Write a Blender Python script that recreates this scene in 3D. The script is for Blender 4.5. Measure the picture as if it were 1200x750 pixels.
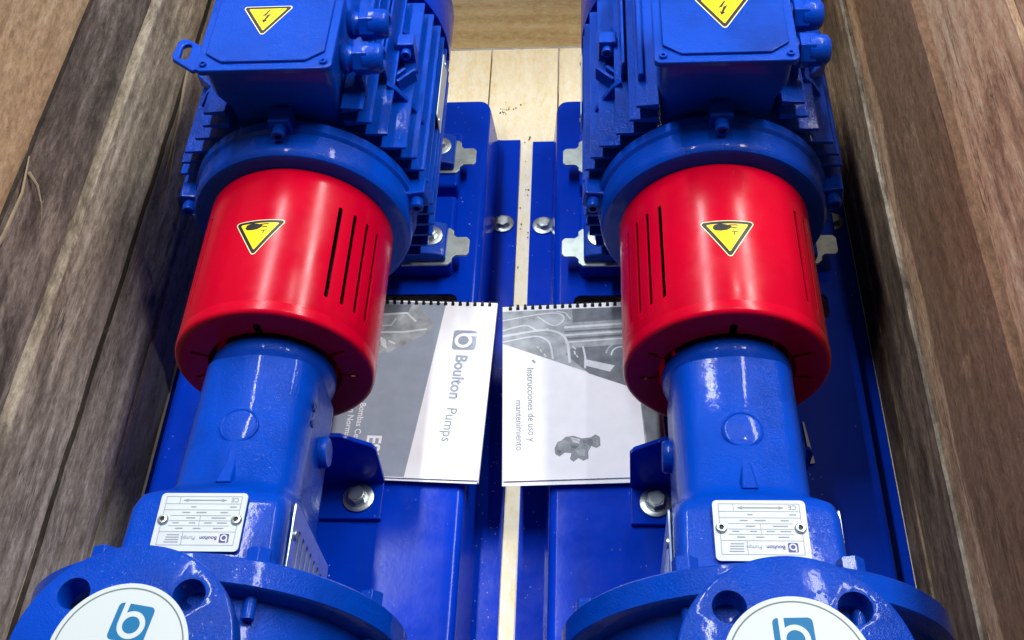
import bpy, bmesh, math, random
from mathutils import Vector, Matrix, noise
random.seed(7)
S = bpy.context.scene
for o in list(bpy.data.objects): bpy.data.objects.remove(o)
C = S.collection
R = math.radians
MM = 0.001

# ---------------------------------------------------------------- camera
cam = bpy.data.cameras.new('camera'); camo = bpy.data.objects.new('camera', cam); C.objects.link(camo)
rx = Vector((0.99734988, 0.03719398, -0.06252859)); ux = Vector((0.00714905, 0.80518584, 0.59297947)); fx = Vector((-0.0724024, 0.59185502, -0.8027861))
m = Matrix.Identity(4)
for i in range(3):
    m[i][0] = rx[i]; m[i][1] = ux[i]; m[i][2] = -fx[i]
m.translation = Vector((0, 0, 1.09736))
camo.matrix_world = m
cam.sensor_width = 36; cam.lens = 36 * 1291.64 / 1200
cam.clip_start = 0.02; cam.clip_end = 60
S.camera = camo
# ---------------------------------------------------------------- light (indoor: workshop ceiling fixtures)
w = bpy.data.worlds.new('World'); S.world = w; w.use_nodes = True
bg = w.node_tree.nodes['Background']; bg.inputs[0].default_value = (0.62, 0.74, 1.0, 1); bg.inputs[1].default_value = 0.065
def lamp(x, y, z, sx, sy, watts, col):
    l = bpy.data.lights.new('ceiling_lamp', 'AREA'); l.shape = 'RECTANGLE'; l.size = sx; l.size_y = sy; l.energy = watts; l.color = col
    o = bpy.data.objects.new('ceiling_lamp', l); C.objects.link(o); o.location = (x, y, z)
    return o
lamp(1.12, 1.95, 2.5, 0.22, 2.4, 118, (1.0, 0.97, 0.93))
lamp(-0.64, 1.95, 2.5, 0.10, 2.4, 92, (0.93, 0.96, 1.0))
lamp(0.55, 1.15, 2.6, 0.035, 0.035, 6, (1.0, 0.98, 0.95))
S.view_settings.view_transform = 'Standard'; S.view_settings.look = 'None'
S.view_settings.exposure = 0.0; S.view_settings.gamma = 1.0
S.render.engine = 'CYCLES'

# ---------------------------------------------------------------- node helpers
def newmat(name):
    mt = bpy.data.materials.new(name); mt.use_nodes = True
    nt = mt.node_tree; b = nt.nodes['Principled BSDF']
    return mt, nt, b
def nd(nt, typ, **kw):
    n = nt.nodes.new(typ)
    for k, v in kw.items():
        if k.startswith('i_'): n.inputs[k[2:].replace('_', ' ')].default_value = v
        else: setattr(n, k, v)
    return n
def ramp(nt, fac, stops):
    r = nt.nodes.new('ShaderNodeValToRGB'); el = r.color_ramp.elements
    while len(el) < len(stops): el.new(0.5)
    for e, (p, c) in zip(el, stops):
        e.position = p; e.color = (c[0], c[1], c[2], 1) if hasattr(c, '__len__') else (c, c, c, 1)
    nt.links.new(fac, r.inputs[0]); return r
def mapped(nt, scale, rnd=True):
    tc = nd(nt, 'ShaderNodeTexCoord'); mp = nd(nt, 'ShaderNodeMapping'); mp.inputs['Scale'].default_value = scale
    nt.links.new(tc.outputs['Object'], mp.inputs[0])
    if rnd:
        oi = nd(nt, 'ShaderNodeObjectInfo'); ml = nd(nt, 'ShaderNodeMath', operation='MULTIPLY'); ml.inputs[1].default_value = 37.0
        nt.links.new(oi.outputs['Random'], ml.inputs[0]); nt.links.new(ml.outputs[0], mp.inputs['Location'])
    return mp
def noise_n(nt, vec, scale, detail=4, rough=0.55, dist=0.0):
    n = nd(nt, 'ShaderNodeTexNoise'); n.inputs['Scale'].default_value = scale; n.inputs['Detail'].default_value = detail
    n.inputs['Roughness'].default_value = rough; n.inputs['Distortion'].default_value = dist
    nt.links.new(vec, n.inputs['Vector']); return n
def mixc(nt, fac, a, b, blend='MIX'):
    mx = nd(nt, 'ShaderNodeMix', data_type='RGBA', blend_type=blend)
    for sock, v in ((mx.inputs[0], fac), (mx.inputs[6], a), (mx.inputs[7], b)):
        if isinstance(v, bpy.types.NodeSocket): nt.links.new(v, sock)
        elif isinstance(v, (int, float)): sock.default_value = v
        else: sock.default_value = (v[0], v[1], v[2], 1)
    return mx.outputs[2]

def paint(name, col, rough=0.3, bump=0.3, size=300, coat=0.0, fleck=0.0, var=0.12, dist=0.0006, spec=0.11):
    mt, nt, b = newmat(name)
    mp = mapped(nt, (1, 1, 1))
    n1 = noise_n(nt, mp.outputs[0], size, 3, 0.6); n2 = noise_n(nt, mp.outputs[0], size * 0.13, 4, 0.6); n3 = noise_n(nt, mp.outputs[0], 9, 5, 0.6)
    dk = tuple(c * (1 - var * 2.2) for c in col); lt = tuple(min(1, c * (1 + var)) for c in col)
    r = ramp(nt, n3.outputs[0], [(0.3, dk), (0.5, col), (0.72, lt)])
    colr = r.outputs[0]
    if fleck:
        v = nd(nt, 'ShaderNodeTexVoronoi'); v.inputs['Scale'].default_value = 130; nt.links.new(mp.outputs[0], v.inputs['Vector'])
        n4 = noise_n(nt, mp.outputs[0], 14, 3)
        a = ramp(nt, v.outputs['Distance'], [(0.0, 1), (0.1, 1), (0.14, 0)]); c4 = ramp(nt, n4.outputs[0], [(0.58, 0), (0.68, 1)])
        ml = nd(nt, 'ShaderNodeMath', operation='MULTIPLY'); nt.links.new(a.outputs[0], ml.inputs[0]); nt.links.new(c4.outputs[0], ml.inputs[1])
        m2 = nd(nt, 'ShaderNodeMath', operation='MULTIPLY'); m2.inputs[1].default_value = fleck; nt.links.new(ml.outputs[0], m2.inputs[0])
        colr = mixc(nt, m2.outputs[0], colr, (0.35, 0.42, 0.6))
    nt.links.new(colr, b.inputs['Base Color'])
    rr = ramp(nt, n2.outputs[0], [(0.3, rough * 0.75), (0.7, rough * 1.35)]); nt.links.new(rr.outputs[0], b.inputs['Roughness'])
    ad = nd(nt, 'ShaderNodeMath', operation='ADD'); nt.links.new(n1.outputs[0], ad.inputs[0]); nt.links.new(n2.outputs[0], ad.inputs[1])
    bp = nd(nt, 'ShaderNodeBump'); bp.inputs['Strength'].default_value = bump; bp.inputs['Distance'].default_value = dist
    nt.links.new(ad.outputs[0], bp.inputs['Height']); nt.links.new(bp.outputs[0], b.inputs['Normal'])
    b.inputs['Specular IOR Level'].default_value = spec; b.inputs['Coat Weight'].default_value = coat; b.inputs['Coat Roughness'].default_value = 0.07
    if coat:        # blobs and runs in the thick gloss coat that catch the lamps
        vb = nd(nt, 'ShaderNodeTexVoronoi'); vb.inputs['Scale'].default_value = 250; nt.links.new(mp.outputs[0], vb.inputs['Vector'])
        vr = ramp(nt, vb.outputs['Distance'], [(0.0, 1.0), (0.34, 0.0)]); nm = noise_n(nt, mp.outputs[0], 22, 4, 0.6); nr = ramp(nt, nm.outputs[0], [(0.52, 0.0), (0.64, 1.0)])
        m5 = nd(nt, 'ShaderNodeMath', operation='MULTIPLY'); nt.links.new(vr.outputs[0], m5.inputs[0]); nt.links.new(nr.outputs[0], m5.inputs[1])
        m6 = nd(nt, 'ShaderNodeMath', operation='MULTIPLY_ADD'); m6.inputs[1].default_value = 0.22; nt.links.new(n2.outputs[0], m6.inputs[0]); nt.links.new(m5.outputs[0], m6.inputs[2])
        bc = nd(nt, 'ShaderNodeBump'); bc.inputs['Strength'].default_value = 0.9; bc.inputs['Distance'].default_value = 0.0009
        nt.links.new(m6.outputs[0], bc.inputs['Height']); nt.links.new(bc.outputs[0], b.inputs['Coat Normal'])
    return mt
def plain(name, col, rough=0.5, metal=0.0, bump=0.0, size=400, var=0.0):
    mt, nt, b = newmat(name)
    b.inputs['Base Color'].default_value = (*col, 1); b.inputs['Roughness'].default_value = rough; b.inputs['Metallic'].default_value = metal
    if not metal: b.inputs['Specular IOR Level'].default_value = 0.2
    mp = mapped(nt, (1, 1, 1)); n = noise_n(nt, mp.outputs[0], size, 4)
    if var:
        n3 = noise_n(nt, mp.outputs[0], 60, 4)
        r = ramp(nt, n3.outputs[0], [(0.3, tuple(c * (1 - var) for c in col)), (0.7, tuple(min(1, c * (1 + var)) for c in col))])
        nt.links.new(r.outputs[0], b.inputs['Base Color'])
    if bump:
        bp = nd(nt, 'ShaderNodeBump'); bp.inputs['Strength'].default_value = bump; bp.inputs['Distance'].default_value = 0.0003
        nt.links.new(n.outputs[0], bp.inputs['Height']); nt.links.new(bp.outputs[0], b.inputs['Normal'])
    return mt
def wood(name, dark, mid, light, stain=(0.05, 0.035, 0.025), stain_lo=0.45, stain_hi=0.62, stain_amt=0.8, grain=1.0, bump=0.6, rough=0.8, band=None, fibre=0.5, ring=0.12, crack=0.85):
    # the board runs along its own local X
    mt, nt, b = newmat(name)
    mf = mapped(nt, (34, 150, 150)); ml_ = mapped(nt, (3.0, 17, 17)); ms = mapped(nt, (6.5, 20, 20)); mc = mapped(nt, (60, 240, 240)); mk = mapped(nt, (1.3, 20, 20))
    fine = noise_n(nt, mf.outputs[0], 1.0, 7, 0.72, 1.2); large = noise_n(nt, ml_.outputs[0], 1.0, 5, 0.6, 0.9); st = noise_n(nt, ms.outputs[0], 1.0, 9, 0.72, 0.8)
    fib = noise_n(nt, mc.outputs[0], 1.0, 3, 0.6, 1.5); 
    wv = nd(nt, 'ShaderNodeTexWave', wave_type='BANDS', bands_direction='Z'); wv.inputs['Scale'].default_value = 0.55; wv.inputs['Distortion'].default_value = 14.0
    wv.inputs['Detail'].default_value = 3; wv.inputs['Detail Scale'].default_value = 0.6; nt.links.new(mk.outputs[0], wv.inputs['Vector'])
    sm = nd(nt, 'ShaderNodeMath', operation='MULTIPLY_ADD'); sm.inputs[1].default_value = grain * 0.55; nt.links.new(fine.outputs[0], sm.inputs[0])
    sc = nd(nt, 'ShaderNodeMath', operation='MULTIPLY_ADD'); sc.inputs[1].default_value = ring; nt.links.new(wv.outputs[0], sc.inputs[0]); nt.links.new(large.outputs[0], sc.inputs[2])
    nt.links.new(sc.outputs[0], sm.inputs[2])
    sub = nd(nt, 'ShaderNodeMath', operation='SUBTRACT'); sub.inputs[1].default_value = (grain * 0.55 + ring) / 2; nt.links.new(sm.outputs[0], sub.inputs[0])
    r = ramp(nt, sub.outputs[0], [(0.28, dark), (0.5, mid), (0.72, light)])
    sf = st.outputs[0]
    if band:                        # a stain that runs along the board between two heights
        tc = nd(nt, 'ShaderNodeTexCoord'); sp = nd(nt, 'ShaderNodeSeparateXYZ'); nt.links.new(tc.outputs['Object'], sp.inputs[0])
        wob = nd(nt, 'ShaderNodeMath', operation='MULTIPLY_ADD'); wob.inputs[1].default_value = 0.11; nt.links.new(large.outputs[0], wob.inputs[0]); nt.links.new(sp.outputs['Z'], wob.inputs[2])
        br = ramp(nt, wob.outputs[0], [(0.0, 0.0), (0.5, 0.0), (1, 0)])
        el = br.color_ramp.elements
        lo, hi = band
        mr = nd(nt, 'ShaderNodeMapRange'); mr.inputs['From Min'].default_value = -0.2; mr.inputs['From Max'].default_value = 0.3; nt.links.new(wob.outputs[0], mr.inputs[0])
        q = lambda z: (z + 0.055 + 0.2) / 0.5
        br = ramp(nt, mr.outputs[0], [(q(lo) - .02, 0.0), (q(lo) + .015, 0.3), (q(hi) - 0.02, 0.3), (q(hi) + 0.015, 0.0)])
        a2 = nd(nt, 'ShaderNodeMath', operation='ADD'); nt.links.new(br.outputs[0], a2.inputs[0]); nt.links.new(st.outputs[0], a2.inputs[1]); sf = a2.outputs[0]
    sr = ramp(nt, sf, [(stain_lo, 0.0), (stain_hi, stain_amt)])
    c1 = mixc(nt, sr.outputs[0], r.outputs[0], stain, 'MIX')
    c1b = mixc(nt, 0.3, c1, fine.outputs[0], 'OVERLAY')
    mi_ = mapped(nt, (75, 150, 150)); iso = noise_n(nt, mi_.outputs[0], 1.0, 9, 0.8, 0.3); ir = ramp(nt, iso.outputs[0], [(0.32, 0.12), (0.5, 0.5), (0.68, 0.9)])
    c1b = mixc(nt, 0.55, c1b, ir.outputs[0], 'OVERLAY')
    mcr = mapped(nt, (2.2, 46, 46)); cr = noise_n(nt, mcr.outputs[0], 1.0, 6, 0.62, 1.2)
    crr = ramp(nt, cr.outputs[0], [(0.488, 0), (0.498, crack), (0.506, crack), (0.514, 0)])
    mcm = mapped(nt, (5, 14, 14)); cm = noise_n(nt, mcm.outputs[0], 1.0, 3); cmr = ramp(nt, cm.outputs[0], [(0.5, 0), (0.6, 1)])
    cmul = nd(nt, 'ShaderNodeMath', operation='MULTIPLY'); nt.links.new(crr.outputs[0], cmul.inputs[0]); nt.links.new(cmr.outputs[0], cmul.inputs[1])
    c1b = mixc(nt, cmul.outputs[0], c1b, tuple(c * 0.25 for c in dark))
    fr = ramp(nt, fib.outputs[0], [(0.66, 0.0), (0.74, fibre)])
    c2 = mixc(nt, fr.outputs[0], c1b, light)
    nt.links.new(c2, b.inputs['Base Color']); b.inputs['Roughness'].default_value = rough; b.inputs['Specular IOR Level'].default_value = 0.25
    ad = nd(nt, 'ShaderNodeMath', operation='ADD'); nt.links.new(iso.outputs[0], ad.inputs[0]); nt.links.new(fine.outputs[0], ad.inputs[1])
    bp = nd(nt, 'ShaderNodeBump'); bp.inputs['Strength'].default_value = bump; bp.inputs['Distance'].default_value = 0.0012
    nt.links.new(ad.outputs[0], bp.inputs['Height']); nt.links.new(bp.outputs[0], b.inputs['Normal'])
    return mt

BLUE = (0.0002, 0.044, 0.385)
M = {}
M['cast'] = paint('blue_paint_on_casting', BLUE, 0.17, 0.6, 600, 0.15, 0.0, 0.16, 0.0010, 0.07)
M['rough'] = paint('blue_paint_on_rough_casting', BLUE, 0.17, 0.65, 520, 0.15, 0.0, 0.18, 0.0012, 0.08)
M['sheet'] = paint('blue_paint_on_sheet', (0.0002, 0.032, 0.44), 0.17, 0.12, 200, 0.0, 0.7, 0.10, 0.0005, 0.11)
M['red'] = paint('red_paint', (0.48, 0.0002, 0.018), 0.22, 0.06, 160, 0.0, 0.0, 0.05, 0.0004, 0.16)
M['steel'] = plain('zinc_steel', (0.46, 0.52, 0.52), 0.34, 0.9, 0.25, 500, 0.25)
M['galv'] = plain('galvanised_shim', (0.48, 0.55, 0.52), 0.42, 0.6, 0.2, 300, 0.2)
M['dark_steel'] = plain('dark_steel', (0.06, 0.06, 0.065), 0.5, 0.6, 0.2)
M['plate'] = plain('brushed_plate', (0.42, 0.47, 0.50), 0.5, 0.1, 0.08, 700, 0.05)
M['grille'] = plain('grille_plate', (0.33, 0.42, 0.62), 0.32, 0.75, 0.2, 300, 0.15)
M['white'] = plain('white_vinyl', (0.50, 0.56, 0.58), 0.35)
M['paper'] = plain('white_paper', (0.80, 0.82, 0.88), 0.6, 0, 0.1, 200, 0.03)
M['cover_grey'] = plain('printed_grey', (0.28, 0.33, 0.41), 0.32, 0, 0.03, 200, 0.06)
M['cover_dark'] = plain('printed_dark_grey', (0.15, 0.17, 0.20), 0.32, 0, 0.03, 200, 0.3)
M['cover_mid'] = plain('printed_mid_grey', (0.32, 0.35, 0.38), 0.32, 0, 0.03, 90, 0.35)
M['cover_light'] = plain('printed_light_grey', (0.58, 0.62, 0.66), 0.32, 0, 0.03, 200, 0.15)
M['print_grey'] = plain('printed_text_grey', (0.22, 0.25, 0.30), 0.4)
M['print_pale'] = plain('printed_pale_grey', (0.22, 0.24, 0.27), 0.4)
M['ink'] = plain('black_ink', (0.02, 0.02, 0.022), 0.4)
M['outline'] = plain('grey_green_outline', (0.12, 0.17, 0.16), 0.4)
M['yellow'] = plain('yellow_vinyl', (0.85, 0.62, 0.015), 0.35)
M['sticker_edge'] = plain('pale_yellow_edge', (0.85, 0.80, 0.45), 0.4)
M['logo'] = plain('logo_blue', (0.001, 0.13, 0.31), 0.5)
M['logo_dark'] = plain('logo_violet', (0.06, 0.05, 0.22), 0.35)
M['wire'] = plain('black_binding_wire', (0.015, 0.015, 0.018), 0.35)
M['mark'] = plain('cast_mark_dark', (0.002, 0.012, 0.16), 0.4)
M['concrete'] = plain('concrete', (0.18, 0.175, 0.165), 0.85, 0, 0.5, 120, 0.25)
M['w_left'] = wood('weathered_grey_board', (0.19, 0.155, 0.115), (0.40, 0.335, 0.255), (0.64, 0.56, 0.45), (0.10, 0.078, 0.056), 0.46, 0.68, 0.75, 1.0, 0.9, fibre=0.5)
M['w_left_dark'] = wood('dark_weathered_board', (0.11, 0.088, 0.072), (0.23, 0.19, 0.155), (0.44, 0.38, 0.31), (0.060, 0.046, 0.037), 0.42, 0.62, 0.85, 1.0, 1.0, fibre=0.6)
M['w_tan'] = wood('tan_board', (0.36, 0.24, 0.13), (0.50, 0.35, 0.20), (0.62, 0.46, 0.28), (0.26, 0.17, 0.09), 0.52, 0.75, 0.5, 0.6, 0.4, fibre=0.15, crack=0.25)
M['w_low'] = wood('pale_low_board', (0.42, 0.37, 0.27), (0.60, 0.54, 0.41), (0.76, 0.70, 0.55), (0.06, 0.05, 0.035), 0.52, 0.72, 0.7, 0.9, 0.8, fibre=0.4)
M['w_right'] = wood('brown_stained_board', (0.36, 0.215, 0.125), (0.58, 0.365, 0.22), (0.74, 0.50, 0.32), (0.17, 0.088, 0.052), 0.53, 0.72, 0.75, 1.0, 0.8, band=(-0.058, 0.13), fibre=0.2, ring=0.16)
M['w_right_dark'] = wood('shaded_stained_board', (0.12, 0.08, 0.055), (0.24, 0.165, 0.11), (0.42, 0.31, 0.21), (0.035, 0.022, 0.016), 0.45, 0.66, 0.8, 0.9, 0.8, fibre=0.3)  # low right boards: shade beside the pump painted into the brown
M['w_right_top'] = wood('brown_board', (0.42, 0.25, 0.15), (0.68, 0.43, 0.26), (0.84, 0.58, 0.37), (0.22, 0.12, 0.075), 0.5, 0.66, 0.8, 0.9, 0.7, fibre=0.2, ring=0.2)
M['w_edge'] = wood('pale_sawn_edge', (0.22, 0.18, 0.135), (0.36, 0.31, 0.24), (0.52, 0.46, 0.36), (0.10, 0.08, 0.06), 0.48, 0.62, 0.85, 0.8, 0.5)
M['w_seam'] = wood('shaded_seam_edge', (0.02, 0.015, 0.012), (0.045, 0.035, 0.027), (0.12, 0.095, 0.07), (0.012, 0.01, 0.008), 0.45, 0.6, 0.8, 0.8, 0.5)  # shade of the board gaps, painted near black on the top chamfers
M['w_floor'] = wood('pale_pine_board', (0.82, 0.70, 0.46), (0.88, 0.78, 0.54), (0.90, 0.82, 0.61), (0.35, 0.28, 0.16), 0.66, 0.80, 0.4, 0.35, 0.15, fibre=0.1, ring=0.12, crack=0.0)
M['w_end'] = wood('yellow_pine_board', (0.72, 0.54, 0.29), (0.84, 0.66, 0.38), (0.88, 0.74, 0.47), (0.30, 0.21, 0.11), 0.58, 0.80, 0.5, 0.5, 0.25, fibre=0.15, ring=0.3, crack=0.15)
M['splinter'] = plain('splinter_wood', (0.42, 0.35, 0.25), 0.8, 0, 0.4, 300, 0.2)
M['dust'] = plain('pale_dust', (0.45, 0.47, 0.48), 0.7)
M['dirt'] = plain('brown_dirt', (0.09, 0.06, 0.04), 0.9)

# ---------------------------------------------------------------- object helpers (all coordinates in millimetres)
def link(name, me, parent=None, kind=None):
    o = bpy.data.objects.new(name, me); C.objects.link(o)
    if parent: o.parent = parent
    if kind: o['kind'] = kind
    return o
def empty(name, loc, rz=0, label=None, cat=None, group=None):
    o = bpy.data.objects.new(name, None); C.objects.link(o); o.location = Vector(loc) * MM; o.rotation_euler = (0, 0, rz); o.empty_display_size = 0.05
    if label: o['label'] = label
    if cat: o['category'] = cat
    if group: o['group'] = group
    return o
def finish(bm, name, mats, parent=None, smooth=40, bevel=0.0, segs=2, kind=None):
    bmesh.ops.recalc_face_normals(bm, faces=bm.faces)
    bmesh.ops.scale(bm, vec=(MM, MM, MM), verts=bm.verts)
    me = bpy.data.meshes.new(name); bm.to_mesh(me); bm.free()
    if not isinstance(mats, (list, tuple)): mats = [mats]
    for mt in mats: me.materials.append(M[mt])
    if smooth:
        for p in me.polygons: p.use_smooth = True
        me.set_sharp_from_angle(angle=R(smooth))
    o = link(name, me, parent, kind)
    if bevel:
        bv = o.modifiers.new('Bevel', 'BEVEL'); bv.width = bevel * MM; bv.segments = segs; bv.limit_method = 'ANGLE'; bv.angle_limit = R(35); bv.harden_normals = True
    return o
def box(bm, x0, x1, y0, y1, z0, z1, mtx=None, mi=0):
    vs = [bm.verts.new((x, y, z)) for z in (z0, z1) for y in (y0, y1) for x in (x0, x1)]
    if mtx:
        for v in vs: v.co = mtx @ v.co
    for f in ((0, 2, 3, 1), (4, 5, 7, 6), (0, 1, 5, 4), (2, 6, 7, 3), (0, 4, 6, 2), (1, 3, 7, 5)):
        bm.faces.new([vs[i] for i in f]).material_index = mi
    return vs
def prism(bm, pts, a0, a1, axis='Z', mtx=None, mi=0):
    # polygon in the plane across `axis`; Z:(x,y)  Y:(x,z)  X:(y,z)
    def P(u, v, a): return {'Z': (u, v, a), 'Y': (u, a, v), 'X': (a, u, v)}[axis]
    A = [bm.verts.new(P(u, v, a0)) for u, v in pts]; B = [bm.verts.new(P(u, v, a1)) for u, v in pts]
    if mtx:
        for v in A + B: v.co = mtx @ v.co
    n = len(pts)
    fs = [bm.faces.new(A[::-1]), bm.faces.new(B)]
    for i in range(n): fs.append(bm.faces.new((A[i], A[(i + 1) % n], B[(i + 1) % n], B[i])))
    for f in fs: f.material_index = mi
def lathe(bm, prof, c, axis='Y', segs=64, closed=False, mtx=None, ang=None, mi=0):
    # prof: (radius, along)
    rings = []
    for r, a in prof:
        ring = []
        for k in range(segs):
            t = 2 * math.pi * k / segs; u, v = r * math.cos(t), r * math.sin(t)
            co = {'Y': (c[0] + u, c[1] + a, c[2] + v), 'Z': (c[0] + u, c[1] + v, c[2] + a), 'X': (c[0] + a, c[1] + u, c[2] + v)}[axis]
            co = Vector(co)
            if mtx: co = mtx @ co
            ring.append(co)
        rings.append([bm.verts.new(q) for q in ring] if r > 1e-6 else [bm.verts.new(ring[0])])
    n = len(prof); lim = n if closed else n - 1
    for i in range(lim):
        a, b = rings[i], rings[(i + 1) % n]
        for k in range(segs):
            k2 = (k + 1) % segs
            if len(a) == 1 and len(b) == 1: continue
            if len(a) == 1: f = bm.faces.new((a[0], b[k2], b[k]))
            elif len(b) == 1: f = bm.faces.new((a[k], a[k2], b[0]))
            else: f = bm.faces.new((a[k], a[k2], b[k2], b[k]))
            f.material_index = mi
    if not closed:
        if len(rings[0]) > 1: bm.faces.new(rings[0][::-1]).material_index = mi
        if len(rings[-1]) > 1: bm.faces.new(rings[-1]).material_index = mi
def loft(bm, sections, caps=True):
    rows = [[bm.verts.new(p) for p in s] for s in sections]
    n = len(rows[0])
    for a, b in zip(rows, rows[1:]):
        for k in range(n): bm.faces.new((a[k], a[(k + 1) % n], b[(k + 1) % n], b[k]))
    if caps: bm.faces.new(rows[0][::-1]); bm.faces.new(rows[-1])
def rrect(x0, x1, y0, y1, r, n=5):
    out = []
    for cx, cy, a in ((x1 - r, y0 + r, -90), (x1 - r, y1 - r, 0), (x0 + r, y1 - r, 90), (x0 + r, y0 + r, 180)):
        for k in range(n + 1):
            t = R(a + 90 * k / n); out.append((cx + r * math.cos(t), cy + r * math.sin(t)))
    return out
def circ(cx, cy, r, n=32, a0=0, a1=360):
    full = abs(a1 - a0) >= 360
    return [(cx + r * math.cos(R(a0 + (a1 - a0) * k / (n if full else n - 1))), cy + r * math.sin(R(a0 + (a1 - a0) * k / (n if full else n - 1)))) for k in range(n)]
def cut(o, bms):
    """subtract the solids in bms from o and bake the result into its mesh"""
    tmp = []
    for b in bms:
        bmesh.ops.recalc_face_normals(b, faces=b.faces)
        bmesh.ops.scale(b, vec=(MM, MM, MM), verts=b.verts)
        me = bpy.data.meshes.new('t'); b.to_mesh(me); b.free()
        t = bpy.data.objects.new('t', me); C.objects.link(t); t.parent = o.parent; tmp.append(t)
        md = o.modifiers.new('cut', 'BOOLEAN'); md.operation = 'DIFFERENCE'; md.object = t; md.solver = 'EXACT'
    keep = [(md.name) for md in o.modifiers if md.type == 'BEVEL']
    for k in keep: o.modifiers[k].show_viewport = False
    bpy.context.view_layer.update()
    dg = bpy.context.evaluated_depsgraph_get()
    me = bpy.data.meshes.new_from_object(o.evaluated_get(dg))
    for md in list(o.modifiers):
        if md.type == 'BOOLEAN': o.modifiers.remove(md)
    for k in keep: o.modifiers[k].show_viewport = True
    me.name = o.data.name; o.data = me
    for t in tmp: bpy.data.objects.remove(t)
    for p in me.polygons: p.use_smooth = True
    me.set_sharp_from_angle(angle=R(40))
def frame(origin, xdir, ydir):
    x = Vector(xdir).normalized(); y = Vector(ydir).normalized(); z = x.cross(y)
    m = Matrix.Identity(4)
    for i in range(3): m[i][0] = x[i]; m[i][1] = y[i]; m[i][2] = z[i]
    m.translation = Vector(origin); return m
def text_into(bm, s, size, x, y, z, mi, rot=0, bold=0.0, align='LEFT', mtx=None, spacing=1.0, thick=0.0):
    cu = bpy.data.curves.new('t', 'FONT'); cu.body = s; cu.size = size; cu.offset = bold; cu.align_x = align; cu.space_character = spacing; cu.extrude = thick; cu.resolution_u = 4
    ob = bpy.data.objects.new('t', cu); C.objects.link(ob)
    bpy.context.view_layer.update()
    me = bpy.data.meshes.new_from_object(ob.evaluated_get(bpy.context.evaluated_depsgraph_get()))
    tm = Matrix.Translation((x, y, z)) @ Matrix.Rotation(R(rot), 4, 'Z')
    if mtx: tm = mtx @ tm
    me.transform(tm)
    n0 = len(bm.faces); bm.from_mesh(me); bm.faces.ensure_lookup_table()
    for f in bm.faces[n0:]: f.material_index = mi
    bpy.data.objects.remove(ob); bpy.data.curves.remove(cu); bpy.data.meshes.remove(me)
def flat(bm, pts, z, mi, mtx=None):
    vs = [bm.verts.new((p[0], p[1], z)) for p in pts]
    if mtx:
        for v in vs: v.co = mtx @ v.co
    bm.faces.new(vs).material_index = mi
def stroke(bm, pts, wd, z, mi, mtx=None):
    # a printed line of constant width
    P = [Vector(p) for p in pts]; L = []; Rr = []
    for i, p in enumerate(P):
        d = (P[min(i + 1, len(P) - 1)] - P[max(i - 1, 0)]).normalized(); nrm = Vector((-d.y, d.x)) * wd / 2
        L.append(p + nrm); Rr.append(p - nrm)
    for i in range(len(P) - 1): flat(bm, [Rr[i], Rr[i + 1], L[i + 1], L[i]], z, mi, mtx)
def ringflat(bm, cx, cy, r0, r1, z, mi, mtx=None, n=48, a0=0, a1=360):
    A = circ(cx, cy, r0, n + 1, a0, a1 - 1e-3); B = circ(cx, cy, r1, n + 1, a0, a1 - 1e-3)
    for i in range(n): flat(bm, [A[i], B[i], B[i + 1], A[i + 1]], z, mi, mtx)
def logo(bm, cx, cy, s, z, mi_bg, mi_fg, mtx, dot=True):
    # rounded square with a round letter b cut out of it
    flat(bm, rrect(cx - s / 2, cx + s / 2, cy - s / 2, cy + s / 2, s * 0.13), z, mi_bg, mtx)
    ringflat(bm, cx + s * 0.02, cy - s * 0.05, s * 0.23, s * 0.37, z + 0.12, mi_fg, mtx)
    flat(bm, [(cx - s * 0.35, cy - s * 0.05), (cx - s * 0.21, cy - s * 0.05), (cx - s * 0.21, cy + s * 0.5), (cx - s * 0.35, cy + s * 0.5)], z + 0.14, mi_fg, mtx)
def hexbolt(parent, x, y, z, r=9.5, h=7.5, washer=15, name='hex_bolt', mat='steel', rot=0.3, up=True):
    bm = bmesh.new()
    prof = circ(0, 0, r, 6); prof = [(math.cos(rot) * a - math.sin(rot) * b + x, math.sin(rot) * a + math.cos(rot) * b + y) for a, b in prof]
    z0 = z + (2.5 if washer else 0)
    prism(bm, prof, z0, z0 + h)
    lathe(bm, [(r * 0.78, 0), (r * 0.72, 0.7), (0, 0.72)], (x, y, z0 + h), 'Z', 24)
    lathe(bm, [(r * 1.12, 0), (r * 1.12, 1.3)], (x, y, z0 - 0.2), 'Z', 24)
    o = finish(bm, name, mat, parent, bevel=0.7)
    if washer:
        bm = bmesh.new(); lathe(bm, [(r * 0.6, 0), (washer - .5, 0), (washer, 0.6), (washer, 2.0), (washer - 0.6, 2.4), (r * 0.6, 2.4)], (x, y, z), 'Z', 40, closed=True)
        wsh = finish(bm, 'washer', mat, o)
    return o
def capscrew(parent, origin, direction, r=6, length=12, name='cap_screw', mat='cast', socket=True):
    d = Vector(direction).normalized(); rot = Vector((0, 0, 1)).rotation_difference(d).to_matrix().to_4x4(); mt = Matrix.Translation(origin) @ rot
    bm = bmesh.new()
    prof = [(r * 0.98, 0), (r, 0.5), (r, length - 0.8), (r * 0.9, length)]
    if socket: prof += [(r * 0.5, length), (r * 0.45, length - r * 0.5), (0, length - r * 0.55)]
    lathe(bm, prof, (0, 0, 0), 'Z', 20, mtx=mt)
    return finish(bm, name, mat, parent)

# ================================================================ SETTING: crate and ground
gm = bmesh.new(); box(gm, -6000, 6000, -6000, 6000, -130, -110)
finish(gm, 'ground', 'concrete', smooth=0, kind='structure')

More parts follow.
